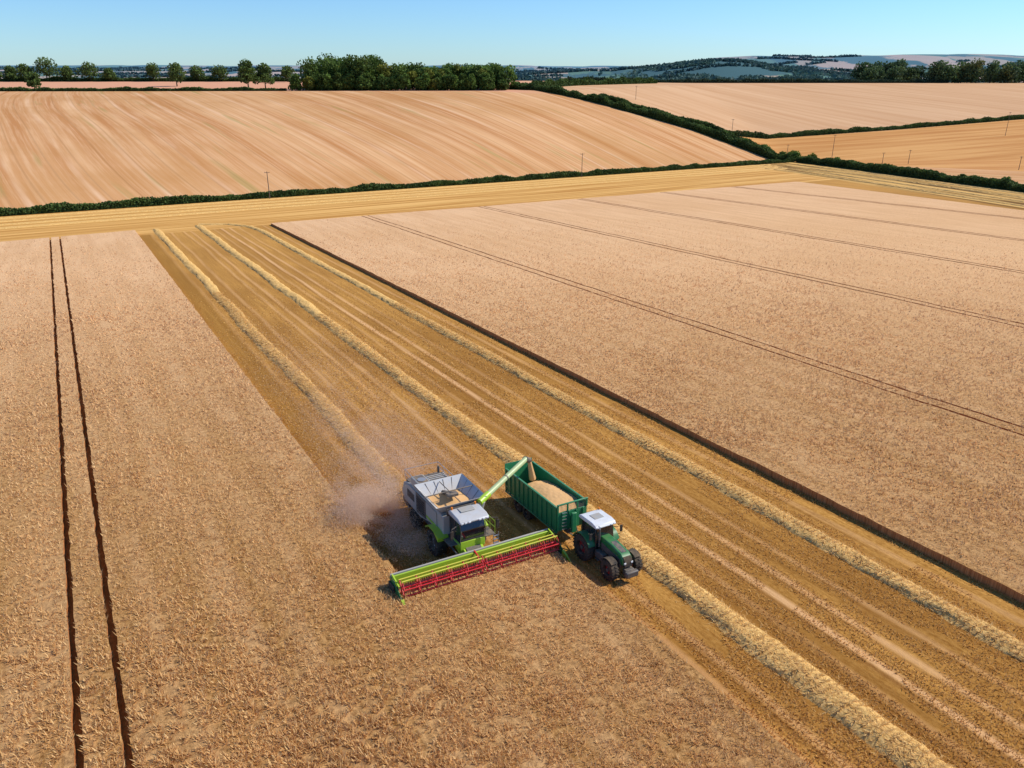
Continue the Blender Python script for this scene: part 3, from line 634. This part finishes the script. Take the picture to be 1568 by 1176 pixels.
for i in range(n-1):
    for j in range(m-1): F.append((i*m+j,(i+1)*m+j,(i+1)*m+j+1,i*m+j+1))
g.add('grain_load',GR,V,F)
g.box('chassis',DG,-.45,.45,y0+.3,y1+.1,.82,1.12,.02)
for sx in (-1,1): g.beam('drawbar',DG,(sx*.4,y1+.1,.95),(0,y1+1.3,.75),.08)
g.cyl('drawbar_eye',DG,(0,y1+1.2,.75),(0,y1+1.6,.72),.06,8)
g.cyl('axles',DG,(-.9,-2.1,.6),(.9,-2.1,.6),.08); g.cyl('axles',DG,(-.9,-.75,.6),(.9,-.75,.6),.08)
g.done()

# ------------------------------------------------------------------ utility poles
def pole(x,y,h=9.5):
    e=bpy.data.objects.new('utility_pole',None); e.location=(x,y,float(hz(x,y))); sc.collection.objects.link(e)
    V,F=tube((0,0,-.5),(0,0,h),.17,.11,10); mk('post',V,F,WD,smooth=True,parent=e)
    V,F=tube((-.9,0,h-.4),(.9,0,h-.4),.08,.08,4); mk('crossarm',V,F,WD,parent=e)
    for xx in (-.8,0,.8):
        V,F=tube((xx,0,h-.4),(xx,0,h-.1),.06,.04,8); mk('insulator',V,F,DG,parent=e)
for p_ in ((-87,286,9.5),(33,381,11),(205,520,14),(352,585,16),(176,520,8),(150,560,10),(95,640,10),(235,480,8),(215,470,7),(270,430,7)): pole(*p_)

# ------------------------------------------------------------------ chaff and dust blown out behind the combine: a cloud of tiny flakes
def puff(N,a0,b0,z0,sa,sb,sz,thr):
    a=a0+R.normal(0,sa,N); b=b0+R.normal(0,sb,N); z=z0+np.abs(R.normal(0,sz,N))
    n=.6*vn(a*.55+z*.5,b*.55+3)+.4*vn(a*1.5+z,b*1.5+z*1.3)
    k=(R.rand(N)<sm((n-thr)/.35))
    return a[k],b[k],z[k]
cl=[puff(150000,51.2,16.3,.15,1.8,1.5,1.1,.22),puff(90000,53.5,19.2,.3,2.4,2.3,1.5,.25),puff(110000,60,20.5,.2,6.0,3.0,1.6,.25),puff(90000,76,21.5,.2,14,4.0,2.0,.22),puff(30000,46.5,17.2,.1,2.0,1.0,.7,.3)]
a=np.concatenate([q[0] for q in cl]);b=np.concatenate([q[1] for q in cl]);z=np.concatenate([q[2] for q in cl])
inside=(a>43)&(a<51.5)&(b>18.7)&(b<21.9); a,b,z=a[~inside],b[~inside],z[~inside]
x,y=ab2xy(a,b); n=len(x); P=np.stack([x,y,-S*y+z],-1); u=R.normal(size=(n,3));v=R.normal(size=(n,3))
u/=np.linalg.norm(u,axis=1)[:,None]; v/=np.linalg.norm(v,axis=1)[:,None]; sz=(.012+.012*R.rand(n))[:,None]
V=np.stack([P-u*sz,P+u*sz,P+v*sz*1.8],1).reshape(-1,3)
C=np.tile((.86,.66,.49),(len(V),1))*np.repeat(.85+.25*R.rand(n,1),3,0)
mk('dust_cloud',V,np.arange(len(V)).reshape(-1,3),MD,col=np.minimum(C,.95))

# ------------------------------------------------------------------ light
sd=Vector((.95,.28,0)).normalized(); el=math.radians(42); sd=Vector((sd.x*math.cos(el),sd.y*math.cos(el),math.sin(el)))
L=bpy.data.lights.new('sun','SUN'); L.energy=5.; L.angle=math.radians(.5); L.color=(1,.94,.83)
lo=bpy.data.objects.new('sun',L); lo.rotation_euler=sd.to_track_quat('Z','Y').to_euler(); sc.collection.objects.link(lo)
w=bpy.data.worlds.new('World'); sc.world=w; w.use_nodes=True; nt=w.node_tree; bg=nt.nodes['Background']
sk=nt.nodes.new('ShaderNodeTexSky'); sk.sky_type='NISHITA'; sk.sun_disc=False; sk.sun_elevation=el; sk.sun_rotation=math.atan2(sd.x,sd.y)
sk.air_density=1.; sk.dust_density=.1; sk.ozone_density=4.; sk.altitude=100
mx=nt.nodes.new('ShaderNodeMix'); mx.data_type='RGBA'; mx.blend_type='MULTIPLY'; mx.inputs[0].default_value=1; mx.inputs[7].default_value=(.68,.98,1.34,1)
nt.links.new(sk.outputs[0],mx.inputs[6]); nt.links.new(mx.outputs[2],bg.inputs[0]); bg.inputs[1].default_value=.116

cam=bpy.data.cameras.new('camera'); co=bpy.data.objects.new('camera',cam); sc.collection.objects.link(co); sc.camera=co
co.location=(0,0,30); co.rotation_euler=(math.radians(68),0,0); cam.lens=27.55; cam.sensor_width=36; cam.clip_end=40000; cam.clip_start=.5
